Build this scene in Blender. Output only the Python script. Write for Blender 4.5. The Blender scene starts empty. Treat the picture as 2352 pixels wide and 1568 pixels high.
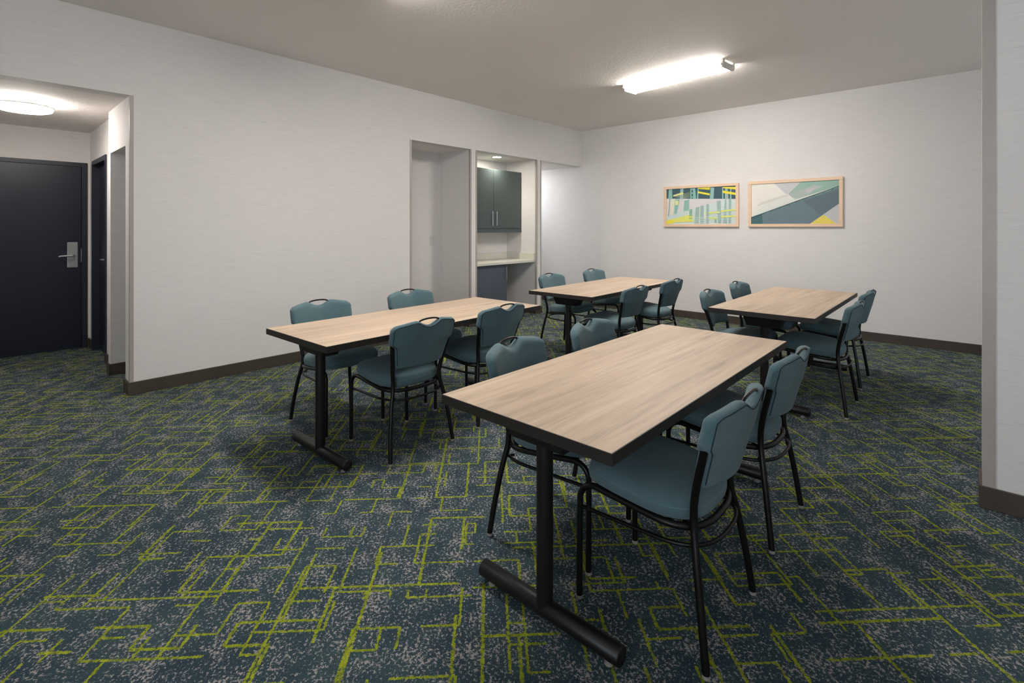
import bpy, math, random
from mathutils import Vector, Matrix
random.seed(7)
PI = math.pi
S = bpy.context.scene
C = S.collection

# ------------------------------------------------------------------ helpers
def lin(c):
    c = c / 255.0
    return c / 12.92 if c <= 0.04045 else ((c + 0.055) / 1.055) ** 2.4
def rgb(r, g, b):
    return (lin(r), lin(g), lin(b), 1.0)

class MB:
    """collects verts / faces; build() links them as ONE mesh object"""
    def __init__(s):
        s.v = []; s.f = []; s.m = []
    def add(s, vs, fs, mi=0):
        o = len(s.v)
        s.v += [tuple(p) for p in vs]
        s.f += [tuple(i + o for i in f) for f in fs]
        s.m += [mi] * len(fs)
    def box(s, x0, x1, y0, y1, z0, z1, mi=0):
        s.add([(x0,y0,z0),(x1,y0,z0),(x1,y1,z0),(x0,y1,z0),(x0,y0,z1),(x1,y0,z1),(x1,y1,z1),(x0,y1,z1)],
              [(0,3,2,1),(4,5,6,7),(0,1,5,4),(1,2,6,5),(2,3,7,6),(3,0,4,7)], mi)
    def rbox(s, x0, x1, y0, y1, z0, z1, r, mi=0):
        """box with chamfered edges"""
        vs = []
        def corner(x, y, z, sx, sy, sz):
            return [(x, y - sy*r, z - sz*r), (x - sx*r, y, z - sz*r), (x - sx*r, y - sy*r, z)]
        idx = {}
        k = 0
        for sx, x in ((-1, x0), (1, x1)):
            for sy, y in ((-1, y0), (1, y1)):
                for sz, z in ((-1, z0), (1, z1)):
                    vs += corner(x, y, z, sx, sy, sz)
                    idx[(sx, sy, sz)] = k; k += 3
        F = []
        I = idx
        for sg in (-1, 1):
            F.append([I[(sg,-1,-1)], I[(sg,1,-1)], I[(sg,1,1)], I[(sg,-1,1)]])
            F.append([I[(-1,sg,-1)]+1, I[(1,sg,-1)]+1, I[(1,sg,1)]+1, I[(-1,sg,1)]+1])
            F.append([I[(-1,-1,sg)]+2, I[(1,-1,sg)]+2, I[(1,1,sg)]+2, I[(-1,1,sg)]+2])
        for a in (-1, 1):
            for b in (-1, 1):
                F.append([I[(a,b,-1)], I[(a,b,-1)]+1, I[(a,b,1)]+1, I[(a,b,1)]])
                F.append([I[(a,-1,b)], I[(a,-1,b)]+2, I[(a,1,b)]+2, I[(a,1,b)]])
                F.append([I[(-1,a,b)]+1, I[(-1,a,b)]+2, I[(1,a,b)]+2, I[(1,a,b)]+1])
        for c in idx.values():
            F.append([c, c+1, c+2])
        s.add(vs, F, mi)
    def tube(s, pts, r, n=12, closed=False, cap=True, mi=0):
        P = [Vector(p) for p in pts]
        R = r if isinstance(r, (list, tuple)) else [r] * len(P)
        N = len(P)
        T = []
        for i in range(N):
            if closed:
                t = P[(i+1) % N] - P[i-1]
            else:
                t = P[min(i+1, N-1)] - P[max(i-1, 0)]
            T.append(t.normalized())
        up = Vector((0, 0, 1))
        if abs(T[0].dot(up)) > 0.9: up = Vector((0, 1, 0))
        u = (up - T[0] * up.dot(T[0])).normalized()
        vs = []
        for i in range(N):
            u = (u - T[i] * u.dot(T[i])).normalized()
            w = T[i].cross(u)
            for k in range(n):
                a = 2 * PI * k / n
                vs.append(P[i] + (u * math.cos(a) + w * math.sin(a)) * R[i])
        fs = []
        for i in range(N if closed else N - 1):
            j = (i + 1) % N
            for k in range(n):
                l = (k + 1) % n
                fs.append((i*n+k, i*n+l, j*n+l, j*n+k))
        if cap and not closed:
            fs.append(tuple(range(n))[::-1])
            fs.append(tuple((N-1)*n + k for k in range(n)))
        s.add(vs, fs, mi)
    def lathe(s, prof, c=(0,0,0), n=40, mi=0, axis='z'):
        vs = []; fs = []
        for (r, z) in prof:
            for k in range(n):
                a = 2 * PI * k / n
                p = (r*math.cos(a), r*math.sin(a), z)
                if axis == 'x': p = (z, r*math.cos(a), r*math.sin(a))
                if axis == 'y': p = (r*math.cos(a), z, r*math.sin(a))
                vs.append((c[0]+p[0], c[1]+p[1], c[2]+p[2]))
        for i in range(len(prof)-1):
            for k in range(n):
                l = (k+1) % n
                fs.append((i*n+k, i*n+l, (i+1)*n+l, (i+1)*n+k))
        fs.append(tuple(range(n))[::-1]); fs.append(tuple((len(prof)-1)*n+k for k in range(n)))
        s.add(vs, fs, mi)
    def build(s, name, mats, parent=None, smooth=False, ang=35, loc=None, bevel=0):
        me = bpy.data.meshes.new(name)
        me.from_pydata(s.v, [], s.f)
        if not isinstance(mats, (list, tuple)): mats = [mats]
        for m in mats: me.materials.append(m)
        for p, mi in zip(me.polygons, s.m): p.material_index = mi
        me.validate(); me.update()
        import bmesh
        bm = bmesh.new(); bm.from_mesh(me)
        bmesh.ops.recalc_face_normals(bm, faces=bm.faces)
        bm.to_mesh(me); bm.free()
        if smooth:
            for p in me.polygons: p.use_smooth = True
            me.set_sharp_from_angle(angle=math.radians(ang))
        o = bpy.data.objects.new(name, me); C.objects.link(o)
        if parent: o.parent = parent
        if loc: o.location = loc
        if bevel:
            b = o.modifiers.new('bevel', 'BEVEL'); b.width = bevel; b.segments = 2; b.limit_method = 'ANGLE'
        return o

def struct(o):
    o['kind'] = 'structure'; return o
def tag(o, label, cat, group=None):
    o['label'] = label; o['category'] = cat
    if group: o['group'] = group
    return o
def thing(name, label, cat, loc=(0,0,0), rz=0, group=None):
    o = bpy.data.objects.new(name, None); C.objects.link(o)
    o.empty_display_size = 0.1
    o.location = loc; o.rotation_euler = (0, 0, rz)
    return tag(o, label, cat, group)
def copy_thing(root, loc, rz, label, group=None):
    r = root.copy(); C.objects.link(r); r.location = loc; r.rotation_euler = (0, 0, rz); r['label'] = label
    if group: r['group'] = group
    def rec(src, dst):
        for ch in list(src.children):
            c = ch.copy(); C.objects.link(c); c.parent = dst
            rec(ch, c)
    rec(root, r)
    return r

# ------------------------------------------------------------------ materials
class NT:
    def __init__(s, name):
        s.mat = bpy.data.materials.new(name); s.mat.use_nodes = True
        s.t = s.mat.node_tree; s.n = s.t.nodes; s.l = s.t.links
        s.b = s.n['Principled BSDF']
    def new(s, typ, **k):
        n = s.n.new(typ)
        for a, v in k.items(): setattr(n, a, v)
        return n
    def put(s, sock, v):
        if hasattr(v, 'is_output') or isinstance(v, bpy.types.NodeSocket): s.l.new(v, sock)
        else: sock.default_value = v
    def math(s, op, a, b=None, c=None):
        n = s.new('ShaderNodeMath', operation=op)
        s.put(n.inputs[0], a)
        if b is not None: s.put(n.inputs[1], b)
        if c is not None: s.put(n.inputs[2], c)
        return n.outputs[0]
    def mix(s, f, a, b):
        n = s.new('ShaderNodeMix', data_type='RGBA')
        s.put(n.inputs[0], f); s.put(n.inputs[6], a); s.put(n.inputs[7], b)
        return n.outputs[2]
    def coords(s, scale=(1,1,1), rot=(0,0,0), obj=True):
        tc = s.new('ShaderNodeTexCoord'); mp = s.new('ShaderNodeMapping')
        s.l.new(tc.outputs['Object' if obj else 'Generated'], mp.inputs[0])
        mp.inputs['Scale'].default_value = scale; mp.inputs['Rotation'].default_value = rot
        return mp.outputs[0]
    def noise(s, vec, scale, detail=2, rough=0.5):
        n = s.new('ShaderNodeTexNoise')
        s.l.new(vec, n.inputs['Vector']); n.inputs['Scale'].default_value = scale
        n.inputs['Detail'].default_value = detail; n.inputs['Roughness'].default_value = rough
        return n.outputs['Fac']
    def ramp(s, v, lo, hi):
        n = s.new('ShaderNodeMapRange'); s.put(n.inputs[0], v)
        n.inputs[1].default_value = lo; n.inputs[2].default_value = hi
        return n.outputs[0]
    def bump(s, h, dist, strength=1.0):
        n = s.new('ShaderNodeBump'); s.put(n.inputs['Height'], h)
        n.inputs['Distance'].default_value = dist; n.inputs['Strength'].default_value = strength
        s.l.new(n.outputs[0], s.b.inputs['Normal'])
    def set(s, **k):
        for a, v in k.items():
            s.put(s.b.inputs[{'col':'Base Color','rough':'Roughness','metal':'Metallic','spec':'Specular IOR Level','sheen':'Sheen Weight','coat':'Coat Weight'}[a]], v)
        return s.mat

def plain(name, col, rough=0.5, metal=0.0, spec=0.5, var=0.03, scale=8.0):
    t = NT(name)
    n = t.noise(t.coords(), scale, 3)
    dark = tuple(c * (1 - var*2) for c in col[:3]) + (1,)
    t.set(col=t.mix(t.ramp(n, 0.3, 0.7), dark, col), rough=rough, metal=metal, spec=spec)
    return t.mat

def emis(name, col, strength):
    t = NT(name)
    t.set(col=(0.9, 0.9, 0.9, 1), rough=0.4)
    t.b.inputs['Emission Color'].default_value = col
    t.b.inputs['Emission Strength'].default_value = strength
    return t.mat

def wallpaper():
    t = NT('grasscloth_wallpaper')
    tc = t.new('ShaderNodeTexCoord'); sep = t.new('ShaderNodeSeparateXYZ'); t.l.new(tc.outputs['Object'], sep.inputs[0])
    h = t.math('ADD', sep.outputs[0], sep.outputs[1])
    def vec(hs, vs, off=0.0):
        c = t.new('ShaderNodeCombineXYZ')
        t.l.new(t.math('MULTIPLY', h, hs), c.inputs[0]); c.inputs[1].default_value = off
        t.l.new(t.math('MULTIPLY', sep.outputs[2], vs), c.inputs[2])
        return c.outputs[0]
    n1 = t.noise(vec(4.0, 85), 1.0, 2, 0.55)
    n2 = t.noise(vec(9.0, 190, 4.0), 1.0, 2, 0.5)
    n3 = t.noise(vec(5.0, 60, 9.0), 1.0, 2, 0.5)
    streak = t.ramp(n3, 0.66, 0.74)
    base = t.mix(t.ramp(n1, 0.32, 0.68), rgb(220, 216, 213), rgb(226, 222, 219))
    base = t.mix(t.math('MULTIPLY', t.ramp(n2, 0.4, 0.75), 0.35), base, rgb(234, 231, 229))
    base = t.mix(t.math('MULTIPLY', streak, 0.20), base, rgb(170, 164, 158))
    # drop seams every 0.69 m, hardly visible
    fr = t.math('FRACT', t.math('DIVIDE', h, 0.69))
    seam = t.math('LESS_THAN', fr, 0.004)
    base = t.mix(t.math('MULTIPLY', seam, 0.08), base, rgb(160, 150, 145))
    t.bump(t.math('ADD', n1, n2), 0.0006, 0.4)
    return t.set(col=base, rough=0.72, spec=0.25)

def ceiling_paint():
    t = NT('ceiling_paint')
    v = t.coords()
    n = t.noise(v, 38, 4, 0.62); n2 = t.noise(v, 1.2, 2)
    t.bump(t.ramp(n, 0.35, 0.7), 0.003, 0.4)
    return t.set(col=t.mix(n2, rgb(240, 232, 226), rgb(244, 237, 231)), rough=0.75, spec=0.2)

def carpet():
    t = NT('patterned_carpet')
    v0 = t.coords(rot=(0, 0, math.radians(45)))
    # tuft-sized wobble of the pattern edges
    nn = t.new('ShaderNodeTexNoise'); t.l.new(v0, nn.inputs['Vector']); nn.inputs['Scale'].default_value = 140; nn.inputs['Detail'].default_value = 2
    sub = t.new('ShaderNodeVectorMath', operation='SUBTRACT'); t.l.new(nn.outputs['Color'], sub.inputs[0]); sub.inputs[1].default_value = (0.5, 0.5, 0.5)
    sc = t.new('ShaderNodeVectorMath', operation='SCALE'); t.l.new(sub.outputs[0], sc.inputs[0]); sc.inputs['Scale'].default_value = 0.015
    ad = t.new('ShaderNodeVectorMath', operation='ADD'); t.l.new(v0, ad.inputs[0]); t.l.new(sc.outputs[0], ad.inputs[1])
    sep = t.new('ShaderNodeSeparateXYZ'); t.l.new(ad.outputs[0], sep.inputs[0])
    X, Y = sep.outputs[0], sep.outputs[1]
    def hsh(a, b, seed):
        c = t.new('ShaderNodeCombineXYZ'); t.put(c.inputs[0], a); t.put(c.inputs[1], b); c.inputs[2].default_value = seed
        w = t.new('ShaderNodeTexWhiteNoise', noise_dimensions='3D'); t.l.new(c.outputs[0], w.inputs['Vector'])
        return w.outputs['Value']
    def lattice(px, py, ox, oy, px_on, py_on, w, seed):
        def ax(P, p, o, sd):
            q = t.math('ADD', t.math('DIVIDE', P, p), o)
            i = t.math('FLOOR', q); fr = t.math('SUBTRACT', q, i)
            c = t.math('ADD', t.math('MULTIPLY', hsh(i, 0.0, sd), 0.66), 0.17)
            d = t.math('MULTIPLY', t.math('ABSOLUTE', t.math('SUBTRACT', fr, c)), p)
            seg = t.math('ADD', i, t.math('GREATER_THAN', fr, c))
            return i, d, seg
        ix, dx, sx = ax(X, px, ox, seed + .1)
        iy, dy, sy = ax(Y, py, oy, seed + .2)
        a = t.math('MULTIPLY', t.math('LESS_THAN', dx, w/2), t.math('LESS_THAN', hsh(ix, sy, seed + .3), px_on))
        b = t.math('MULTIPLY', t.math('LESS_THAN', dy, w/2), t.math('LESS_THAN', hsh(iy, sx, seed + .4), py_on))
        return t.math('MAXIMUM', a, b)
    m = lattice(0.098, 0.084, 0.0, 0.0, 0.42, 0.38, 0.0092, 1.0)
    m = t.math('MAXIMUM', m, lattice(0.18, 0.145, 0.37, 0.61, 0.40, 0.38, 0.0115, 5.0))
    # base and flecks
    f1 = t.noise(v0, 88, 5, 0.76); f2 = t.noise(v0, 11, 2)
    big = t.noise(v0, 3.0, 2)
    fle = t.ramp(t.math('ADD', f1, t.math('MULTIPLY', t.math('SUBTRACT', f2, 0.5), 0.26)), 0.548, 0.572)
    fine = t.noise(v0, 260, 2)
    base = t.mix(t.ramp(big, 0.35, 0.65), rgb(48, 66, 75), rgb(57, 77, 82))
    base = t.mix(t.math('MULTIPLY', t.ramp(t.noise(v0, 26, 3), 0.5, 0.62), 0.3), base, rgb(44, 54, 76))
    base = t.mix(t.math('MULTIPLY', fle, 0.92), base, rgb(168, 162, 158))
    yel = t.mix(t.ramp(t.noise(v0, 30, 2), 0.35, 0.7), rgb(132, 144, 24), rgb(168, 178, 40))
    col = t.mix(t.math('MULTIPLY', m, t.ramp(f1, 0.38, 0.50)), base, yel)
    col = t.mix(t.math('MULTIPLY', t.ramp(fine, 0.4, 0.65), 0.25), col, (0.012, 0.016, 0.018, 1))
    t.bump(t.math('ADD', fine, f1), 0.004, 0.8)
    return t.set(col=col, rough=0.95, spec=0.1)

def laminate():
    t = NT('light_oak_laminate')
    v = t.coords(scale=(1, 1, 1))
    big = t.noise(t.coords(scale=(5, 0.55, 1)), 1.0, 3, 0.6)
    g1 = t.noise(t.coords(scale=(34, 1.6, 1)), 1.0, 4, 0.65)
    g2 = t.noise(t.coords(scale=(160, 5, 1)), 1.0, 3, 0.6)
    c = t.mix(t.ramp(big, 0.38, 0.62), rgb(178, 157, 137), rgb(200, 179, 156))
    c = t.mix(t.math('MULTIPLY', t.ramp(g1, 0.42, 0.66), 0.65), c, rgb(152, 137, 119))
    c = t.mix(t.math('MULTIPLY', t.ramp(g2, 0.45, 0.7), 0.3), c, rgb(206, 185, 157))
    c = t.mix(t.math('MULTIPLY', t.ramp(t.noise(t.coords(scale=(9, 2.2, 1)), 1.0, 2), 0.66, 0.74), 0.45), c, rgb(144, 125, 104))
    return t.set(col=c, rough=0.5, spec=0.25)

def fabric():
    t = NT('teal_woven_fabric')
    tc = t.new('ShaderNodeTexCoord'); sep = t.new('ShaderNodeSeparateXYZ'); t.l.new(tc.outputs['Object'], sep.inputs[0])
    x, y, z = sep.outputs
    a = t.math('ADD', t.math('ADD', y, z), x)
    b = t.math('SUBTRACT', t.math('ADD', y, x), z)
    w = t.math('MULTIPLY', t.math('SINE', t.math('MULTIPLY', a, 1250)), t.math('SINE', t.math('MULTIPLY', b, 1900)))
    n = t.noise(tc.outputs['Object'], 7, 2)
    c = t.mix(t.ramp(n, 0.3, 0.7), rgb(82, 107, 114), rgb(92, 117, 122))
    c = t.mix(t.math('MULTIPLY', t.ramp(w, 0.1, 0.9), 0.5), c, rgb(54, 78, 90))
    t.bump(w, 0.0010, 0.5)
    t.b.inputs['Sheen Roughness'].default_value = 0.5
    return t.set(col=c, rough=0.85, spec=0.2, sheen=0.15)

M = {}
M['wall'] = wallpaper()
M['ceil'] = ceiling_paint()
M['carpet'] = carpet()
M['wood'] = laminate()
M['fabric'] = fabric()
M['piping'] = plain('dark_piping', rgb(22, 42, 56), 0.8)
M['seam'] = plain('grey_teal_seam', rgb(100, 124, 132), 0.85)
M['black'] = plain('black_powder_coat', rgb(10, 9, 9), 0.38, 0.0, 0.35)
M['black2'] = plain('black_table_metal', rgb(18, 16, 16), 0.42, 0.0, 0.4)
M['edge'] = plain('black_edge_band', rgb(36, 31, 28), 0.5)
M['glide'] = plain('grey_plastic_glide', rgb(150, 145, 138), 0.4)
M['chrome'] = plain('brushed_nickel', rgb(190, 190, 190), 0.28, 0.9)
M['satin'] = plain('satin_steel', rgb(176, 176, 176), 0.45, 0.75)
M['base'] = None
t = NT('dark_stained_baseboard')
g = t.noise(t.coords(scale=(6, 6, 90)), 1.0, 3, 0.6); g2 = t.noise(t.coords(scale=(1, 1, 1)), 14, 3)
t.set(col=t.mix(t.math('ADD', t.math('MULTIPLY', g, .6), t.math('MULTIPLY', g2, .4)), rgb(46, 38, 32), rgb(84, 75, 66)), rough=0.5)
M['base'] = t.mat
M['guard'] = plain('greige_corner_guard', rgb(172, 164, 156), 0.4)
M['door'] = plain('navy_door_paint', rgb(26, 31, 46), 0.36, var=0.04, scale=2)
M['frame'] = plain('navy_frame_paint', rgb(30, 34, 46), 0.42)
M['dark'] = plain('dark_gap', rgb(8, 8, 10), 0.8)
M['housing'] = plain('white_light_housing', rgb(200, 198, 194), 0.5)
M['endcap'] = plain('grey_end_cap', rgb(216, 210, 202), 0.5)
M['cab'] = plain('slate_green_cabinet', rgb(72, 82, 81), 0.45)
M['cab2'] = plain('slate_blue_cabinet', rgb(76, 86, 98), 0.45)
M['counter'] = plain('white_quartz', rgb(214, 212, 200), 0.25, var=0.02, scale=60)
M['frame_wood'] = None
t = NT('pale_maple_frame')
t.set(col=t.mix(t.noise(t.coords(scale=(3, 3, 40)), 1.0, 3), rgb(222, 190, 160), rgb(238, 208, 178)), rough=0.5)
M['frame_wood'] = t.mat
LS = 34.0
M['lens'] = emis('lit_acrylic_lens', (1.0, 0.955, 0.91, 1), LS)
M['lens_hall'] = emis('lit_round_lens', (1.0, 0.965, 0.92, 1), 19.0)
M['lens_cool_added'] = emis('added_cool_lens', (0.86, 0.93, 1.0, 1), 24.0)
M['lens_down'] = emis('lit_downlight_lens', (1.0, 0.93, 0.80, 1), 110.0)
M['plastic'] = plain('white_plastic', rgb(214, 212, 208), 0.4)
g = NT('window_glass')
tr = g.new('ShaderNodeBsdfTransparent'); gl = g.new('ShaderNodeBsdfGlossy'); mx = g.new('ShaderNodeMixShader')
gl.inputs['Roughness'].default_value = 0.02; mx.inputs[0].default_value = 0.08
g.l.new(tr.outputs[0], mx.inputs[1]); g.l.new(gl.outputs[0], mx.inputs[2])
g.l.new(mx.outputs[0], g.n['Material Output'].inputs[0])
M['glass'] = g.mat

# ------------------------------------------------------------------ the room
H = 3.05; HL = 2.43                       # main ceiling, dropped ceiling
XL = -4.99; YB = 7.30; XR = 2.7; YF = -3.0; XD = -7.35
YH = 0.89; YH2 = 0.945                    # hall side wall (two planes)
YHL = -0.62                               # hall far side wall
A1 = (3.658, 4.635); A2 = (4.758, 6.056); Y3 = 6.176; XA = -5.63

b = MB(); b.box(-8.4, XR + .15, YF - .15, YB + .15, -0.12, 0); struct(b.build('floor', M['carpet']))
b = MB(); b.box(XL - .15, XR + .15, YF - .15, YB + .15, H, H + .12); struct(b.build('ceiling', M['ceil']))

# left wall with the hall opening, two alcoves and the corridor opening
b = MB(); xb = XL - .15
b.box(xb, XL, YF, YHL, 0, HL); b.box(xb, XL, YH, A1[0], 0, HL); b.box(xb, XL, A1[1], A2[0], 0, HL); b.box(xb, XL, A2[1], Y3, 0, HL)
b.box(xb, XL, YF, YB, HL, H)
b.box(XA - .12, XA, A1[0] - .12, A2[1] + .12, 0, HL)             # backs of the alcoves
b.box(XA, xb, A1[0] - .12, A1[0], 0, HL); b.box(XA, xb, A1[1], A2[0], 0, HL); b.box(XA, xb, A2[1], Y3, 0, HL)
struct(b.build('wall_left', M['wall']))
b = MB(); b.box(XA - .12, xb, A1[0] - .12, Y3, HL, HL + .1); struct(b.build('ceiling_alcoves', M['ceil']))
# back wall, continues into the side corridor
b = MB(); b.box(-8.4, XR + .15, YB, YB + .15, 0, H); struct(b.build('wall_back', M['wall']))
b = MB(); b.box(-8.4, xb, Y3, YB, HL, HL + .1); struct(b.build('ceiling_corridor', M['ceil']))
b = MB(); b.box(-8.4, XA - .12, Y3 - .12, Y3, 0, HL); b.box(-8.4, -8.25, Y3, YB, 0, HL); struct(b.build('wall_corridor', M['wall']))
# wall return on the right, and the rest of the room out of view
b = MB(); b.box(0.07, XR, 3.33, 3.55, 0, H); struct(b.build('wall_right', M['wall']))
b = MB()
WY = (4.3, 6.4)
b.box(XR, XR + .15, YF, YB, 0, 0.85); b.box(XR, XR + .15, YF, YB, 2.3, H)
b.box(XR, XR + .15, YF, WY[0], .85, 2.3); b.box(XR, XR + .15, WY[1], YB, .85, 2.3)
struct(b.build('wall_far_right', M['wall']))
b = MB()
WX = (-0.6, 2.2)
b.box(xb, XR + .15, YF - .15, YF, 0, .7); b.box(xb, XR + .15, YF - .15, YF, 2.4, H)
b.box(xb, WX[0], YF - .15, YF, .7, 2.4); b.box(WX[1], XR + .15, YF - .15, YF, .7, 2.4)
struct(b.build('wall_front', M['wall']))
def window(name, x0, x1, y0, y1, z0, z1, axis):
    b = MB(); r = .05
    if axis == 'y':
        b.box(x0, x0 + r, y0, y1, z0, z1); b.box(x1 - r, x1, y0, y1, z0, z1)
        b.box(x0 + r, x1 - r, y0, y1, z0, z0 + r); b.box(x0 + r, x1 - r, y0, y1, z1 - r, z1)
        b.box((x0+x1)/2 - .02, (x0+x1)/2 + .02, y0, y1, z0 + r, z1 - r)
    else:
        b.box(x0, x1, y0, y0 + r, z0, z1); b.box(x0, x1, y1 - r, y1, z0, z1)
        b.box(x0, x1, y0 + r, y1 - r, z0, z0 + r); b.box(x0, x1, y0 + r, y1 - r, z1 - r, z1)
        b.box(x0, x1, (y0+y1)/2 - .02, (y0+y1)/2 + .02, z0 + r, z1 - r)
    w = struct(b.build(name, M['plastic']))
    g = MB(); cx = (x0 + x1)/2; cy = (y0 + y1)/2
    if axis == 'y': g.box(x0 + r, x1 - r, cy - .004, cy + .004, z0 + r, z1 - r)
    else: g.box(cx - .004, cx + .004, y0 + r, y1 - r, z0 + r, z1 - r)
    g.build('window_pane', M['glass'], w)
window('window_1', WX[0], WX[1], YF - .12, YF - .04, .7, 2.4, 'y')
window('window_2', XR + .04, XR + .12, WY[0], WY[1], .85, 2.3, 'x')

# entry hall
dl0, dl1, dz = -0.040, 0.871, 2.04        # entry door leaf
b = MB(); b.box(XD - .15, XD, YHL - .15, dl0 - .05, 0, HL); b.box(XD - .15, XD, dl1 + .052, YH2 + .12, 0, HL); b.box(XD - .15, XD, dl0 - .05, dl1 + .052, dz + .046, HL)
struct(b.build('wall_entry', M['wall']))
b = MB(); b.box(XD, xb, YHL - .15, YHL, 0, HL); struct(b.build('wall_hall_left', M['wall']))
dx0, dx1, dz2 = -7.16, -6.34, 2.09        # second door (outside of frame)
cx0, cx1, cz = -5.80, -5.155, 2.04         # closet-like opening beside it
b = MB()
b.box(XD, dx0, YH2, YH2 + .15, 0, HL); b.box(dx0, dx1, YH2, YH2 + .15, dz2, HL); b.box(dx1, -5.89, YH2, YH2 + .15, 0, HL)
b.box(-5.89, cx0, YH, YH + .17, 0, HL); b.box(cx0, cx1, YH, YH + .12, cz, HL); b.box(cx1, xb, YH, YH + .12, 0, HL)
b.box(cx0 - .12, cx0, YH + .17, YH + 1.3, 0, HL); b.box(cx0 - .12, XL - .15, YH + 1.3, YH + 1.4, 0, HL)
b.box(cx0, xb, YH + .12, YH + 1.3, cz + .06, HL)
struct(b.build('wall_hall_right', M['wall']))
b = MB(); b.box(XD - .15, xb, YHL - .15, YH + .17, HL, HL + .1); struct(b.build('ceiling_hall', M['ceil']))

# baseboards
bh = 0.105; bt = 0.014
def bb(name, boxes):
    b = MB()
    for (x0, x1, y0, y1) in boxes: b.rbox(x0, x1, y0, y1, 0.0, bh, .002)
    struct(b.build(name, M['base']))
bb('baseboard_left', [(XL, XL + bt, YH - bt, A1[0] + .0), (XL, XL + bt, A1[1], A2[0]), (XL, XL + bt, A2[1], Y3 + bt), (XL, XL + bt, YF, YHL + bt)])
bb('baseboard_back', [(-8.2, XR, YB - bt, YB)])
bb('baseboard_right', [(0.07 - bt, XR, 3.33 - bt, 3.33), (0.07 - bt, 0.07, 3.33, 3.55 + bt)])
bb('baseboard_alcove', [(XA, XA + bt, A1[0], A1[1]), (XA + bt, XL, A1[1] - bt, A1[1]), (XA + bt, XL, A1[0], A1[0] + bt), (XA + bt, XL, A2[1] - bt, A2[1]), (XA, XA + bt, 5.48, A2[1] - bt), (xb - .5, XL, Y3, Y3 + bt)])
bb('baseboard_hall', [(XD, XD + bt, dl1 + .055, YH2), (XD + bt, dx0, YH2 - bt, YH2), (dx1, -5.89 - bt, YH2 - bt, YH2), (-5.89 - bt, cx0 + bt, YH - bt, YH), (cx0, cx0 + bt, YH, YH + 1.3), (cx1 - bt, XL, YH - bt, YH), (XD, xb, YHL, YHL + bt), (XD, XD + bt, YHL + bt, dl0 - .055)])
bb('baseboard_front', [(XL + bt, XR, YF, YF + bt)])

# corner guards on the outside edges
gd = 0.003; gw = 0.024
def guard(n, boxes):
    b = MB()
    for q in boxes: b.box(*q)
    struct(b.build('trim_%d' % n, M['guard']))
def lguard(n, y, side, z0=bh, z1=HL):      # on the face of the left wall, opening on 'side'
    s = 1 if side > 0 else -1              # +1: opening lies at larger y
    boxes = [(XL, XL + gd, min(y, y - s*gw), max(y, y - s*gw), z0, z1), (XL - gw, XL + gd, min(y, y + s*gd), max(y, y + s*gd), z0, z1)]
    guard(n, boxes)
lguard(1, YH, -1)
lguard(2, A1[0], 1); lguard(3, A1[1], -1); lguard(4, A2[0], 1); lguard(5, A2[1], -1); lguard(6, Y3, 1)
guard(7, [(0.07, 0.07 + .045, 3.33 - gd, 3.33, bh, H), (0.07 - gd, 0.07, 3.33 - gd, 3.33 + gw, bh, H)])

# doors
b = MB()
b.box(XD - .08, XD + .012, dl1 + .002, dl1 + .052, 0, dz + .046); b.box(XD - .08, XD + .012, dl0 - .05, dl0 - .002, 0, dz + .046)
b.box(XD - .08, XD + .012, dl0 - .002, dl1 + .002, dz + .003, dz + .046); b.box(XD - .08, XD - .05, dl1 - .012, dl1 + .002, 0, dz)
struct(b.build('trim_8', M['frame']))
b = MB(); b.rbox(XD - .05, XD - .006, dl0, dl1, .008, dz, .002)
d = struct(b.build('door_1', M['door']))
b = MB(); b.box(XD - .01, XD + .004, .750, .841, .912, 1.195); o = b.build('lock_plate', M['satin'], d, bevel=.006)
o['label'] = 'satin steel lock plate'
b = MB(); b.tube([(XD + .004, .80, 1.047), (XD + .05, .80, 1.047), (XD + .06, .79, 1.047), (XD + .06, .70, 1.044), (XD + .056, .675, 1.04)], [.011, .011, .011, .009, .007]); b.lathe([(.022, 0), (.022, .012)], (XD + .002, .80, 1.047), axis='x', n=24)
o = b.build('door_handle', M['satin'], d, smooth=True); o['label'] = 'satin steel lever handle'
b = MB(); b.box(XD - .006, XD - .002, dl1 - .004, dl1 + .001, .97, 1.12); o = b.build('latch', M['satin'], d); o['label'] = 'steel latch plate'
# second door: recessed leaf in a dark frame
b = MB()
fy0, fy1 = YH2 - .012, YH2 + .13
b.box(dx0, dx0 + .05, fy0, fy1, 0, dz2); b.box(dx1 - .05, dx1, fy0, fy1, 0, dz2); b.box(dx0 + .05, dx1 - .05, fy0, fy1, dz2 - .05, dz2)
struct(b.build('trim_9', M['frame']))
b = MB(); b.rbox(dx0 + .052, dx1 - .052, YH2 + .05, YH2 + .094, .008, dz2 - .052, .002)
d = struct(b.build('door_2', M['door']))
b = MB(); hx = dx1 - .12; hy = YH2 + .05
b.lathe([(.026, 0), (.026, -.01)], (hx, hy, 1.03), axis='y', n=24)
b.tube([(hx, hy, 1.03), (hx, hy - .058, 1.03), (hx - .012, hy - .066, 1.03), (hx - .12, hy - .066, 1.027)], [.01, .01, .01, .008])
o = b.build('door_handle', M['chrome'], d, smooth=True); o['label'] = 'bright nickel lever handle'

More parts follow.
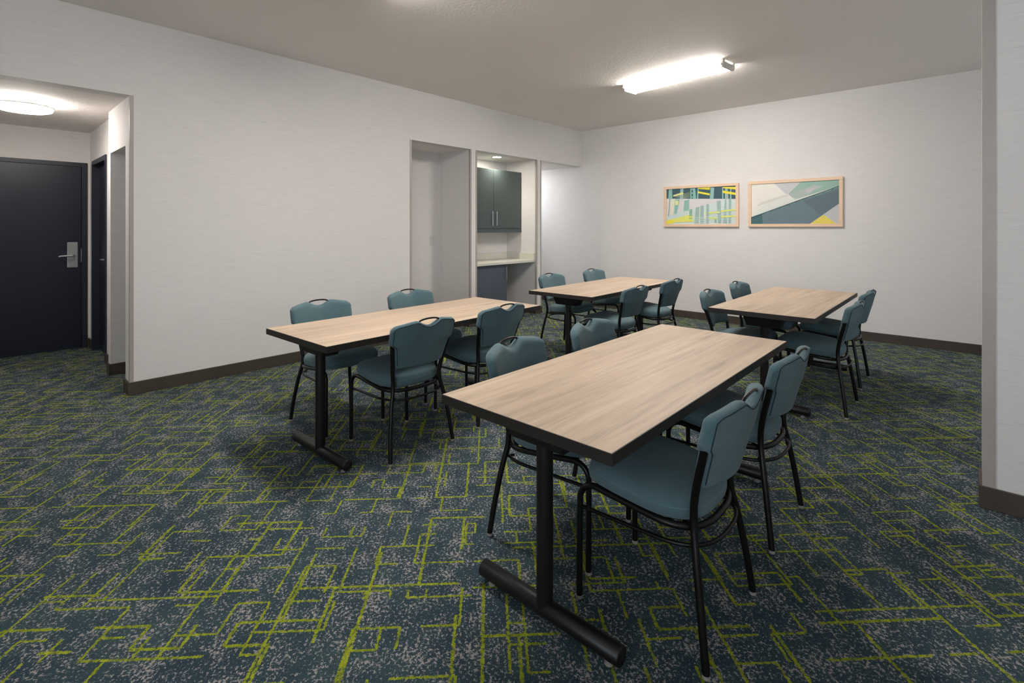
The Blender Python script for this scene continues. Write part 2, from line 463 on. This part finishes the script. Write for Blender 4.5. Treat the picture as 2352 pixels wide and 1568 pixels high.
# ------------------------------------------------------------------ ceiling fixtures
def wrap_light(loc, rz, label, group):
    t = thing('ceiling_light', label, 'ceiling light', loc, rz, group)
    L = .61; W = .125
    b = MB(); b.box(-L, L, -.09, .09, -.022, 0); b.build('housing', M['housing'], t)
    # wraparound lens : cross-section extruded along x
    prof = [(-W + .012, -.010), (-W, -.050)] + [(-W + .02 + (2*W - .04) * k / 8, -.066 - .008 * math.sin(PI * k / 8)) for k in range(9)] + [(W, -.050), (W - .012, -.010)]
    vs = []; n = len(prof)
    for x in (-L + .022, L - .022):
        for (y, z) in prof: vs.append((x, y, z))
    fs = [(k, k+1, n+k+1, n+k) for k in range(n-1)] + [tuple(range(n)), tuple(range(n, 2*n))]
    b = MB(); b.add(vs, fs); o = b.build('lens', M['lens'], t)
    b = MB()
    for s in (-1, 1): b.box(-L + .022, L - .022, s*W - .0045, s*W + .0045, -.058, -.050)
    b.build('rail', M['endcap'], t)
    for s in (-1, 1):
        vs = []; P2 = [(-W - .004, 0), (-W - .004, -.048), (-W + .016, -.078), (W - .016, -.078), (W + .004, -.048), (W + .004, 0)]
        for x in (s*(L - .022), s*L):
            for (y, z) in P2: vs.append((x, y, z))
        m = len(P2)
        b = MB(); b.add(vs, [(k, (k+1) % m, m + (k+1) % m, m + k) for k in range(m)] + [tuple(range(m)), tuple(range(m, 2*m))])
        b.lathe([(.007, 0), (.007, s*.004)], (s*L, 0, -.04), axis='x', n=12)
        b.build('end_cap', M['endcap'], t)
    return t
wl = wrap_light((-2.37, 5.29, H), math.radians(-7), 'long lit rectangular ceiling light in front of the two framed prints', None)
copy_thing(wl, (-2.45, 1.85, H), 0, 'lit ceiling light just above the near edge of view')

def disc_light(loc, label, mat, R=.195):
    t = thing('round_ceiling_light', label, 'ceiling light', loc)
    b = MB(); b.lathe([(.075, 0), (.075, -.016), (.05, -.02), (.05, -.032)], n=32); b.build('mount', M['endcap'], t, smooth=True)
    b = MB(); b.lathe([(R, -.042), (R + .004, -.046), (R + .004, -.052), (R, -.056)], n=64); o = b.build('rim', M['housing'], t, smooth=True)
    b = MB(); b.lathe([(R - .015, -.034), (R - .003, -.042), (R - .003, -.056), (R - .012, -.078), (R - .04, -.088), (.05, -.092)], n=64); b.build('lens', mat, t, smooth=True)
    return t
disc_light((-5.86, .32, HL), 'round lit disc ceiling light in the entry hall by the navy door', M['lens_hall'])
disc_light((-6.35, 6.75, HL), 'unseen cool lamp added in the side corridor in place of window daylight', M['lens_cool_added'])  # added lamp, out of view; supplies the bluish window daylight of the corridor

# downlight above the cabinet
t = thing('recessed_downlight', 'small round lit downlight in the alcove ceiling above the grey cabinets', 'downlight', (-5.24, 5.42, HL))
b = MB(); n = 40
vs = []; 
for (r, z) in [(.062, -.001), (.064, -.006), (.082, -.005), (.084, 0)]:
    for k in range(n): vs.append((r*math.cos(2*PI*k/n), r*math.sin(2*PI*k/n), z))
b.add(vs, [(i*n+k, i*n+(k+1) % n, (i+1)*n+(k+1) % n, (i+1)*n+k) for i in range(3) for k in range(n)])
b.build('trim_ring', M['housing'], t, smooth=True)
b = MB(); b.lathe([(.062, -.004), (.062, -.002)], n=40); b.build('lens', M['lens_down'], t)

# ------------------------------------------------------------------ cabinets in the alcove
t = thing('wall_cabinet', 'slate grey two door wall cabinet in the alcove above the white counter', 'cabinet', (XA, 4.76, 1.28))
cy0, cy1 = 0.004, A2[1] - 4.76 - .004; dpt = .33
b = MB(); b.box(0.002, dpt - .02, cy0, cy1, 0, .97); b.box(dpt - .02, dpt, cy0, cy1, 0, .058); b.build('body', M['cab'], t)
mid = (cy0 + cy1) / 2
for s in (0, 1):
    y0, y1 = (cy0 + .004, mid - .002) if s == 0 else (mid + .002, cy1 - .018)
    b = MB(); b.rbox(dpt - .02, dpt, y0, y1, .064, .966, .0015); dr = b.build('door', M['cab'], t)
    hy = mid - .045 if s == 0 else mid + .045
    b = MB(); b.tube([(dpt + .03, hy, .105), (dpt + .03, hy, .325)], .006); b.tube([(dpt, hy, .135), (dpt + .03, hy, .135)], .005, n=8); b.tube([(dpt, hy, .295), (dpt + .03, hy, .295)], .005, n=8)
    b.build('handle', M['chrome'], dr, smooth=True)['label'] = 'brushed nickel bar handle'
b = MB(); b.box(dpt - .018, dpt - .001, cy1 - .016, cy1, .064, .966); b.build('filler_strip', M['cab'], t)

t = thing('base_cabinet', 'slate blue single door base cabinet under the left half of the counter', 'cabinet', (XA, 4.76, 0))
b = MB(); b.box(0.002, .53, .004, .715, .09, .808); b.box(.002, .47, .004, .715, 0, .09); b.build('body', M['cab2'], t)
b = MB(); b.rbox(.53, .55, .008, .711, .095, .802, .0015); dr = b.build('door', M['cab2'], t)
b = MB(); b.tube([(.58, .672, .56), (.58, .672, .775)], .006); b.tube([(.55, .672, .59), (.58, .672, .59)], .005, n=8); b.tube([(.55, .672, .745), (.58, .672, .745)], .005, n=8)
b.build('handle', M['chrome'], dr, smooth=True)['label'] = 'brushed nickel bar handle'

t = thing('countertop', 'white stone counter with low backsplash spanning the cabinet alcove', 'countertop', (XA, 4.76, .812))
W2 = A2[1] - 4.76 - .002
b = MB(); b.rbox(0.002, XL - XA - .03, .002, W2, 0, .04, .003); b.build('slab', M['counter'], t)
b = MB(); b.rbox(0.002, .02, .002, W2, .04, .14, .002); b.rbox(.02, XL - XA - .035, W2 - .018, W2, .04, .14, .002); b.rbox(.02, XL - XA - .035, .002, .02, .04, .14, .002)
b.build('backsplash', M['counter'], t)

t = thing('light_switch', 'small white wall switch on the back wall of the empty alcove', 'switch', (XA, 4.48, 1.17))
b = MB(); b.rbox(0, .006, -.036, .036, -.058, .058, .002); b.build('plate', M['plastic'], t)
b = MB(); b.rbox(.006, .009, -.016, .016, -.032, .032, .001); b.build('rocker', M['plastic'], t)

# ------------------------------------------------------------------ framed prints
def print_frame(x0, x1, z0, z1, label, polys, cols):
    t = thing('framed_print', label, 'picture', ((x0 + x1)/2, YB, (z0 + z1)/2))
    w = (x1 - x0)/2; h = (z1 - z0)/2; f = .040; d = .035
    b = MB()
    b.rbox(-w, w, -d, 0, h - f, h, .002); b.rbox(-w, w, -d, 0, -h, -h + f, .002)
    b.rbox(-w, -w + f, -d, 0, -h + f, h - f, .002); b.rbox(w - f, w, -d, 0, -h + f, h - f, .002)
    b.build('picture_frame', M['frame_wood'], t)
    b = MB(); yy = -.020; mats = []; key = {}
    def mat(c):
        if c not in key:
            key[c] = len(mats); mm = NT('print_ink'); mm.set(col=rgb(*c), rough=0.5, spec=.3); mats.append(mm.mat)
        return key[c]
    W = w - f; Hh = h - f
    b.box(-W, W, yy, -.004, -Hh, Hh, mat(cols))
    for k, (c, P) in enumerate(polys):
        y = yy - .00012 * (k + 1)
        vs = [(-W + 2*W*min(max(u, 0), 1), y, Hh - 2*Hh*min(max(v, 0), 1)) for (u, v) in P]
        b.add(vs, [tuple(range(len(vs)))], mat(c))
    b.build('print', mats, t)
    return t
def conv(P, l, r, tl, tr, bl, br):
    out = []
    for (x, y) in P:
        u = (x - l) / (r - l); top = tl + (tr - tl)*u; bot = bl + (br - bl)*u
        out.append((u, (y - top) / (bot - top)))
    return out
DN = (66, 92, 100); TE = (140, 190, 178); TE2 = (158, 184, 178); MI = (196, 222, 214); YE = (236, 222, 66); PY = (226, 228, 150); CR = (228, 226, 200); LG = (218, 214, 214); BK = (84, 92, 84)
p1 = []
def q(c, *P): p1.append((c, conv(P, 540, 2058, 345, 262, 1115, 1118)))
q(LG, (540, 540), (2058, 555), (2058, 1118), (540, 1115))
q((206, 220, 216), (540, 900), (1060, 800), (1800, 590), (2058, 590), (2058, 1118), (540, 1115))
q(DN, (540, 330), (2058, 250), (2058, 556), (540, 546))
for (a, bb_, c, dd, co) in [(590, 668, 678, 578, TE), (865, 935, 925, 850, (150, 190, 196)), (1092, 1120, 1120, 1092, TE), (1150, 1200, 1222, 1150, TE), (1255, 1275, 1270, 1240, TE), (1540, 1615, 1598, 1520, (146, 186, 180)), (1780, 1800, 1806, 1780, TE), (1840, 1890, 1912, 1838, TE2), (1945, 1968, 1972, 1940, TE)]:
    q(co, (a, 300), (bb_, 300), (c, 556), (dd, 556))
q(YE, (1262, 310), (1530, 292), (1520, 352), (1262, 330)); q(YE, (1262, 382), (1520, 432), (1520, 474), (1262, 424))
q(YE, (1790, 290), (2058, 286), (2058, 346), (1790, 312)); q(YE, (1790, 366), (2058, 418), (2058, 470), (1790, 420))
for k in range(6):
    y = 400 + k*22
    q((190, 196, 120) if k % 2 == 0 else TE2, (690 + k*42, y + 95 - k*14), (1085, y + 8), (1085, y + 14), (690 + k*42, y + 104 - k*14))
q(PY, (700, 470), (930, 400), (930, 452), (700, 500))
for k in range(5): q(DN if k % 2 else TE, (1118, 330 + k*42), (1152, 326 + k*42), (1152, 350 + k*42), (1118, 354 + k*42))
q(CR, (560, 560), (610, 560), (600, 900), (575, 900)); q((150, 170, 164), (608, 558), (628, 558), (595, 940), (572, 940))
q(CR, (640, 560), (736, 560), (690, 905), (630, 905)); q(TE, (745, 560), (850, 560), (780, 884), (720, 884)); q(PY, (752, 580), (826, 600), (812, 690), (742, 690))
q((142, 186, 172), (960, 590), (1070, 560), (1064, 800), (940, 826)); q((214, 240, 228), (1064, 780), (1140, 770), (1080, 930), (1040, 930))
q((226, 226, 120), (540, 1030), (1060, 905), (1150, 1000), (1150, 1060), (600, 1080), (540, 1080)); q(YE, (540, 1040), (700, 1020), (720, 1090), (540, 1110))
q((148, 184, 160), (1070, 790), (1136, 770), (1136, 1000), (1062, 1000))
for (a, bb_, c, dd, y0, co) in [(1215, 1298, 1285, 1185, 745, TE2), (1318, 1386, 1392, 1312, 712, TE2), (1448, 1502, 1500, 1446, 680, TE2), (1668, 1750, 1762, 1700, 606, TE2), (1838, 1866, 1880, 1800, 570, TE2), (1920, 1966, 1962, 1910, 562, TE2)]:
    q(co, (a, y0), (bb_, y0 - 18), (c, 1100), (dd, 1100))
q(CR, (1298, 735), (1312, 730), (1312, 1100), (1300, 1100)); q(CR, (1398, 830), (1440, 820), (1440, 1010), (1398, 1010)); q((150, 184, 168), (1625, 1000), (1665, 990), (1665, 1085), (1625, 1085))
for (x0, x1, y0, s) in [(1500, 1740, 850, -20), (1500, 1690, 960, 8), (1760, 2058, 808, -30), (1760, 2058, 930, -10), (1062, 1150, 930, 10), (1066, 1165, 1010, 10)]:
    q((222, 226, 110), (x0, y0), (x1, y0 + s), (x1, y0 + s + 34), (x0, y0 + 40))
for k in range(8):
    y = 770 + k*34
    q((224, 238, 230), (1560 if k < 5 else 1190, y + 30), (1975, y - 12), (1975, y - 8), (1560 if k < 5 else 1190, y + 36))
for k in range(4):
    y = 960 + k*38; q((224, 238, 230), (1200, y + 14), (1500, y - 14), (1500, y - 9), (1200, y + 20))
XP = [(-3.433, -2.329), (-2.203, -1.101)]
print_frame(XP[0][0], XP[0][1], 1.366, 1.985, 'left framed print, abstract yellow and mint bars under a dark band', p1, (216, 214, 210))
p2 = []
def q2(c, *P): p2.append((c, conv(P, 245, 2035, 300, 205, 1100, 1100)))
q2((232, 228, 218), (245, 300), (745, 270), (1190, 585), (245, 960))
q2((200, 200, 200), (745, 270), (1320, 245), (1060, 480), (1000, 500))
q2((150, 182, 168), (1300, 240), (2035, 200), (2035, 325), (1190, 605), (1040, 500))
q2((178, 190, 184), (1250, 440), (1560, 310), (1750, 330), (1300, 540)); q2((170, 182, 176), (1040, 500), (1300, 400), (1500, 480), (1190, 600))
q2((196, 192, 194), (1400, 410), (1620, 340), (1500, 460), (1420, 480))
q2((212, 210, 198), (380, 720), (480, 650), (980, 505), (1050, 520), (800, 600), (400, 740))
for k in range(8):
    q2((206, 216, 208) if k % 2 else (236, 240, 232), (300 + 30*k, 905 - 28*k), (1180 - 18*k, 590 - 9*k), (1180 - 18*k, 596 - 9*k), (300 + 30*k, 916 - 28*k))
q2((206, 222, 214), (245, 945), (1190, 585), (1240, 580), (245, 962))
q2((104, 124, 132), (245, 962), (2035, 325), (2035, 690), (1480, 1100), (245, 1100))
q2((94, 112, 120), (1340, 640), (2035, 400), (2035, 690), (1700, 930), (1500, 760))
q2((70, 104, 110), (245, 965), (480, 885), (500, 1100), (245, 1100))
random.seed(3)
for k in range(26):
    x = 500 + k*58; y = 962 - (x - 245)*.356
    q2((112, 150, 142) if k % 3 else (92, 128, 122), (x, y + 14), (x + 120, y - 32), (x + 100 + random.random()*40, y - 6 + random.random()*16), (x - 20, y + 46 + random.random()*14))
q2((62, 84, 84), (245, 962), (2035, 325), (2035, 340), (245, 978))
q2((192, 192, 192), (1480, 1100), (2035, 690), (2035, 1100))
q2((226, 208, 96), (1490, 1100), (1720, 930), (1760, 925), (1985, 1100))
print_frame(XP[1][0], XP[1][1], 1.366, 1.990, 'right framed print, abstract slate diagonal band with a small yellow triangle', p2, (228, 224, 216))

# ------------------------------------------------------------------ tables
def make_table(loc, rz, label, group, W=.725, L=1.82):
    t = thing('training_table', label, 'table', loc, rz, group)
    zt = .74; th = .036; w = W/2; l = L/2
    b = MB(); b.rbox(-w + .003, w - .003, -l + .003, l - .003, zt - .006, zt, .001); b.build('tabletop', M['wood'], t)
    b = MB()
    b.rbox(-w, w, -l, -l + .003 + .0005, zt - th, zt - .0006, .0008); b.rbox(-w, w, l - .0035, l, zt - th, zt - .0006, .0008)
    b.rbox(-w, -w + .0035, -l + .003, l - .003, zt - th, zt - .0006, .0008); b.rbox(w - .0035, w, -l + .003, l - .003, zt - th, zt - .0006, .0008)
    b.box(-w + .003, w - .003, -l + .003, l - .003, zt - th, zt - .0065)
    b.build('edge_band', M['edge'], t)
    for s in (-1, 1):
        y = s * (l - .16)
        b = MB(); b.tube([(0, y, .045), (0, y, zt - th - .06)], .029, n=28); b.build('column', M['black2'], t, smooth=True)
        b = MB(); b.tube([(-.302, y, .046), (-.298, y, .046), (.298, y, .046), (.302, y, .046)], [.026, .030, .030, .026], n=28)
        fo = b.build('foot', M['black2'], t, smooth=True, ang=50)
        for sx in (-1, 1):
            g = MB(); g.lathe([(.014, 0), (.014, .006), (.006, .010), (.006, .02)], (sx*.255, y, 0), n=16); g.build('glide', M['glide'], fo, smooth=True)
        # mounting bracket under the top
        b = MB(); z1 = zt - th; z0 = z1 - .085
        b.add([(-.14, y - .07, z1), (.14, y - .07, z1), (.14, y + .07, z1), (-.14, y + .07, z1),
               (-.115, y - .05, z0), (.115, y - .05, z0), (.115, y + .05, z0), (-.115, y + .05, z0)],
              [(0,1,2,3), (7,6,5,4), (0,4,5,1), (1,5,6,2), (2,6,7,3), (3,7,4,0)])
        b.build('mounting_bracket', M['black2'], t, bevel=.006)
    b = MB(); b.box(-.02, .02, -(l - .22), l - .22, zt - th - .04, zt - th); b.build('stretcher_beam', M['black2'], t)
    return t
T1 = make_table((-1.074, 2.099, 0), 0, 'oak topped table nearest the viewer, front right of the room', 'oak topped tables')
copy_thing(T1, (-2.832, 2.158, 0), math.radians(1.4), 'oak topped table at the left, alongside the long blank wall')
copy_thing(T1, (-2.822, 4.640, 0), math.radians(1.2), 'oak topped table at the back, in front of the cabinet alcove')
copy_thing(T1, (-1.108, 4.784, 0), 0, 'oak topped table at the back right, below the framed prints')

# ------------------------------------------------------------------ chairs (front is +x)
def leanx(z):      # x of the back-tube centre line
    K = [(0.0, -.243), (.10, -.230), (.23, -.211), (.33, -.194), (.39, -.183), (.44, -.179), (.49, -.183), (.55, -.195), (.61, -.211), (.67, -.228), (.74, -.244), (.80, -.257), (.84, -.266)]
    for (z0, x0), (z1, x1) in zip(K, K[1:]):
        if z <= z1: return x0 + (x1 - x0) * (z - z0) / (z1 - z0)
    return K[-1][1]
def tubey(z):      # half distance between the rear tubes : waisted at seat level
    K = [(0.0, .232), (.15, .218), (.30, .196), (.40, .173), (.45, .171), (.55, .185), (.69, .214), (.84, .220)]
    for (z0, y0), (z1, y1) in zip(K, K[1:]):
        if z <= z1: return y0 + (y1 - y0) * (z - z0) / (z1 - z0)
    return K[-1][1]
def sstep(a, b, x):
    u = min(max((x - a)/(b - a), 0), 1); return u*u*(3 - 2*u)

def make_chair(label, group):
    t = thing('banquet_chair', label, 'chair', (0, 0, 0), 0, group)
    # ---- seat pad
    def plan(a):
        c, s = math.cos(a), math.sin(a)
        if c >= 0: n, ax = 4.2, .222
        else: n, ax = 2.8, .216
        r = (abs(c/ax)**n + abs(s/.218)**n) ** (-1/n)
        return r*c, r*s
    NA = 64; rings = []
    prof = [(0.90, .440), (.955, .442), (.985, .449), (1.0, .461), (1.003, .473), (.995, .486), (.975, .498), (.94, .507), (.86, .517), (.7, .525), (.5, .529), (.3, .531), (.12, .532)]
    vs = []; fs = []
    for (k, z) in prof:
        for i in range(NA):
            x, y = plan(2*PI*i/NA)
            dz_ = -.034 * min(max((.17 - x*k)/.37, 0), 1)
            dz_ -= .012 * sstep(.10, .235, x*k)          # waterfall front
            vs.append((.015 + x*k, y*k, z + dz_))
    NP = len(prof)
    for j in range(NP-1):
        for i in range(NA):
            l = (i+1) % NA
            fs.append((j*NA+i, j*NA+l, (j+1)*NA+l, (j+1)*NA+i))
    fs.append(tuple(range(NA))[::-1]); fs.append(tuple((NP-1)*NA+i for i in range(NA)))
    b = MB(); b.add(vs, fs); seat = b.build('seat', M['fabric'], t, smooth=True, ang=80)
    b = MB(); b.tube([(.015 + plan(2*PI*i/NA)[0]*.992, plan(2*PI*i/NA)[1]*.992, .482 - .012*sstep(.10, .235, plan(2*PI*i/NA)[0]) - .034*min(max((.17 - plan(2*PI*i/NA)[0])/.37, 0), 1)) for i in range(NA)], .0022, n=6, closed=True)
    b.build('seam', M['seam'], seat, smooth=True)
    # ---- backrest pad
    NU, NV = 60, 30
    zb = .530
    def topz(u):
        a = abs(u)
        z = .796 + .020 * (1 - sstep(.30, 1.0, a))                     # lobes
        z -= .034 * (.5 + .5*math.cos(PI * min(a/.38, 1)))**.6          # grip notch
        rc = .17
        if a > 1 - rc: z -= .042 * (1 - math.sqrt(max(0, 1 - ((a - (1 - rc))/rc)**2)))
        return z
    def botz(u):
        a = abs(u); z = zb
        if a > .9: z += .018 * (1 - math.sqrt(max(0, 1 - ((a - .9)/.1)**2)))
        return z
    def halfw(z):
        q_ = sstep(.655, .690, z); return (tubey(z) - .010) * (1 - q_) + .232 * q_
    grid_f = []; grid_b = []
    us = [-math.cos(PI * i / NU) for i in range(NU+1)]
    us = [0.45*u + 0.55*(-1 + 2*i/NU) for i, u in enumerate(us)]
    for i in range(NU+1):
        u = us[i]
        cf, cb = [], []
        zt_, zb_ = topz(u), botz(u)
        for j in range(NV+1):
            s = j/NV; s = .5*s + .5*(.5 - .5*math.cos(PI*s))
            z = zb_ + (zt_ - zb_)*s
            w = halfw(z); y = u*w
            d = min(w - abs(y), zt_ - z, z - zb_)
            def th(T, r): return T * math.sqrt(max(0, 1 - (1 - min(d/r, 1))**2))
            curve = .046 * (u*u - .86)
            x0 = leanx(z) + curve - .004
            puff = .006 * (1 - (u*u)) * math.sin(PI * s)
            cf.append((x0 + th(.030, .030) + puff + .0005, y, z))
            cb.append((x0 - th(.019, .014) - .0005, y, z))
        grid_f.append(cf); grid_b.append(cb)
    vs = []; fs = []
    for g_ in (grid_f, grid_b):
        for col in g_: vs += col
    o1 = (NU+1)*(NV+1); I = lambda k, i, j: k*o1 + i*(NV+1) + j
    for i in range(NU):
        for j in range(NV):
            fs.append((I(0,i,j), I(0,i+1,j), I(0,i+1,j+1), I(0,i,j+1)))
            fs.append((I(1,i,j), I(1,i,j+1), I(1,i+1,j+1), I(1,i+1,j)))
    for i in range(NU):
        fs.append((I(0,i,0), I(1,i,0), I(1,i+1,0), I(0,i+1,0))); fs.append((I(0,i,NV), I(0,i+1,NV), I(1,i+1,NV), I(1,i,NV)))
    for j in range(NV):
        fs.append((I(0,0,j), I(0,0,j+1), I(1,0,j+1), I(1,0,j))); fs.append((I(0,NU,j), I(1,NU,j), I(1,NU,j+1), I(0,NU,j+1)))
    b = MB(); b.add(vs, fs); back = b.build('backrest', M['fabric'], t, smooth=True, ang=80)
    # piping seam round the rear panel
    path = []
    ins = .012
    def rear(u, z, off=.0195):
        return (leanx(z) + .046*(u*u - .86) - .004 - off, u*halfw(z), z)
    for k in range(20):                                                # left side up
        z = zb + .02 + (topz(.955) - ins - zb - .02)*k/19; path.append(rear(-.955, z))
    for k in range(1, 48):
        u = -.955 + 1.91*k/48; path.append(rear(u, topz(u) - ins))
    for k in range(20):
        z = topz(.955) - ins - (topz(.955) - ins - zb - .02)*k/19; path.append(rear(.955, z))
    b = MB(); b.tube(path, .0020, n=6); b.build('piping', M['piping'], back, smooth=True, ang=80)
    # ---- handle
    pts = []
    for k in range(17):
        a = PI*k/16; y = -.074*math.cos(a); z = .800 + .020*math.sin(a)**.7
        pts.append((leanx(z) - .040, y, z))
    b = MB(); b.tube(pts, .0055, n=10); b.build('handle', M['black'], t, smooth=True, ang=80)
    # ---- legs
    for s in (-1, 1):
        yy = s*.212
        pts = [(leanx(z), s*tubey(z), z) for z in (.012, .06, .12, .18, .24, .30, .35, .39, .42, .45, .48, .52, .56, .60, .64, .69)]
        b = MB(); b.tube(pts, .0125, n=14); lg = b.build('rear_leg', M['black'], t, smooth=True, ang=60)
        g = MB(); g.lathe([(.010, 0), (.0128, .003), (.0128, .014)], (pts[0][0], pts[0][1], 0), n=14); g.build('glide', M['glide'], lg, smooth=True)
        pts = [(.228, s*.212, .012), (.228, s*.211, .15), (.228, s*.210, .30), (.227, s*.209, .35)]
        for k in range(1, 9):
            a = PI/2*k/8; pts.append((.228 - .062*(1 - math.cos(a)), s*(.209 - .004*k/8), .365 + .062*math.sin(a)))
        b = MB(); b.tube(pts, .0115, n=14); lg = b.build('front_leg', M['black'], t, smooth=True, ang=60)
        g = MB(); g.lathe([(.010, 0), (.0125, .003), (.0125, .014)], (.228, s*.212, 0), n=14); g.build('glide', M['glide'], lg, smooth=True)
    # ---- seat frame: U round the rear + cross rails and plate
    def upath(x0, y0, z0, z1, xr, n=28, e=1.0):
        P = []
        xs = xr + y0*e
        for k in range(8): P.append((x0 + (xs - x0)*k/8, -y0, z0 + (z1 - z0)*(x0 - (x0 + (xs - x0)*k/8))/(x0 - xr)))
        for k in range(n+1):
            a = PI*k/n; P.append((xs - (xs - xr)*max(math.sin(a), 0)**.72, -y0*math.copysign(abs(math.cos(a))**.72, math.cos(a)), z0 + (z1 - z0)*(x0 - (xs - (xs - xr)*max(math.sin(a), 0)**.72))/(x0 - xr)))
        for k in range(7, -1, -1): P.append((x0 + (xs - x0)*k/8, y0, z0 + (z1 - z0)*(x0 - (x0 + (xs - x0)*k/8))/(x0 - xr)))
        return P
    b = MB(); b.tube(upath(.166, .205, .427, .393, -.206, e=.85), .0115, n=12)
    b.tube([(.10, -.205, .421), (.10, .205, .421)], .009, n=10); b.tube([(-.10, -.195, .402), (-.10, .195, .402)], .009, n=10)
    b.add([(-.13, -.15, .401), (.17, -.19, .428), (.17, .19, .428), (-.13, .15, .401), (-.13, -.15, .411), (.17, -.19, .438), (.17, .19, .438), (-.13, .15, .411)], [(0,3,2,1),(4,5,6,7),(0,1,5,4),(1,2,6,5),(2,3,7,6),(3,0,4,7)])
    for s in (-1, 1): b.tube([(-.14, s*.150, .400), (leanx(.40), s*.173, .402)], .008, n=8)
    b.build('seat_frame', M['black'], t, smooth=True, ang=50)
    b = MB(); b.tube(upath(.222, .203, .335, .347, -.234, e=.95), .0068, n=10)
    for s in (-1, 1): b.tube([(-.165, s*.150, .345), (leanx(.345), s*.188, .346)], .006, n=8)
    b.build('stretcher', M['black'], t, smooth=True, ang=60)
    return t

G = ['chairs around the nearest table', 'chairs around the left table', 'chairs around the back table by the alcove', 'chairs around the back right table']
chairs = [  # x, y, heading (deg), label, group
 (-0.818, 1.730, 180.5, 'teal padded chair nearest the viewer, seat tucked under the front right table corner', 0),
 (-0.830, 2.500, 179.0, 'teal padded chair second from the viewer on the right side of the nearest table', 0),
 (-1.342, 1.818,   8, 'teal padded chair on the left side of the nearest table, at its viewer end', 0),
 (-1.342, 2.470,   5, 'teal padded chair on the left side of the nearest table, at its far end', 0),
 (-3.258, 1.765,   0, 'teal padded chair between the long blank wall and left table, nearest the hall opening', 1),
 (-3.285, 2.585,   0, 'teal padded chair between the left table and the empty alcove, far end of the table', 1),
 (-2.655, 1.858, 179.5, 'teal padded chair with its back to the room centre, viewer end of the left table', 1),
 (-2.675, 2.557, 181, 'teal padded chair with its back to the room centre, far end of the left table', 1),
 (-3.300, 4.590,   0, 'teal padded chair beside the corridor opening, at the near left corner of the alcove table', 2),
 (-3.290, 5.470,   0, 'teal padded chair near the back corner, far left side of the alcove table', 2),
 (-2.520, 4.210, 180, 'teal padded chair on the right side of the alcove table, its viewer end', 2),
 (-2.535, 5.030, 180, 'teal padded chair on the right side of the alcove table, nearest the back wall', 2),
 (-1.355, 4.340,   0, 'teal padded chair on the left side of the back right table, its viewer end', 3),
 (-1.392, 5.170,   0, 'teal padded chair on the left side of the back right table, under the left print', 3),
 (-0.855, 4.425, 180, 'teal padded chair on the right side of the back right table, its viewer end', 3),
 (-0.880, 5.268, 180, 'teal padded chair on the right side of the back right table, nearest the back wall', 3),
]
first = None
for (x, y, a, lab, gi) in chairs:
    grp = G[gi]
    if first is None:
        first = make_chair(lab, grp); first.location = (x, y, 0); first.rotation_euler = (0, 0, math.radians(a))
    else:
        copy_thing(first, (x, y, 0), math.radians(a), lab, grp)

# ------------------------------------------------------------------ daylight, world, camera
def area(name, loc, rot, sx, sy, e, col):
    l = bpy.data.lights.new(name, 'AREA'); l.shape = 'RECTANGLE'; l.size = sx; l.size_y = sy; l.energy = e; l.color = col
    o = bpy.data.objects.new(name, l); C.objects.link(o); o.location = loc; o.rotation_euler = rot
    return o
area('window_daylight', ((WX[0]+WX[1])/2, YF - .3, 1.5), (PI/2 + .8, 0, 0), 2.7, 1.6, 75, (0.80, 0.90, 1.0))
area('side_window_daylight', (XR + .35, (WY[0]+WY[1])/2, 1.5), (PI/2 + .35, 0, PI/2), 2.0, 1.4, 18, (0.80, 0.90, 1.0))
sp = bpy.data.lights.new('downlight_beam', 'SPOT'); sp.energy = 14; sp.spot_size = math.radians(125); sp.spot_blend = .8; sp.shadow_soft_size = .05; sp.color = (1.0, .94, .84)
so = bpy.data.objects.new('downlight_beam', sp); C.objects.link(so); so.location = (-5.24, 5.42, HL - .02)
w = bpy.data.worlds.new('World'); S.world = w; w.use_nodes = True
w.node_tree.nodes['Background'].inputs[0].default_value = (0.75, 0.86, 1.0, 1)
w.node_tree.nodes['Background'].inputs[1].default_value = 0.4

cam = bpy.data.cameras.new('Camera'); co = bpy.data.objects.new('Camera', cam); C.objects.link(co)
co.location = (0, 0, 1.36); co.rotation_euler = (PI/2, 0, math.radians(42.3))
cam.sensor_width = 36; cam.lens = 1140/2352*36; cam.shift_y = -(784 - 522)/2352; cam.clip_start = .02
S.camera = co
S.view_settings.view_transform = 'Standard'; S.view_settings.look = 'None'
S.view_settings.gamma = 1; S.view_settings.use_curve_mapping = False
S.view_settings.exposure = 0.90
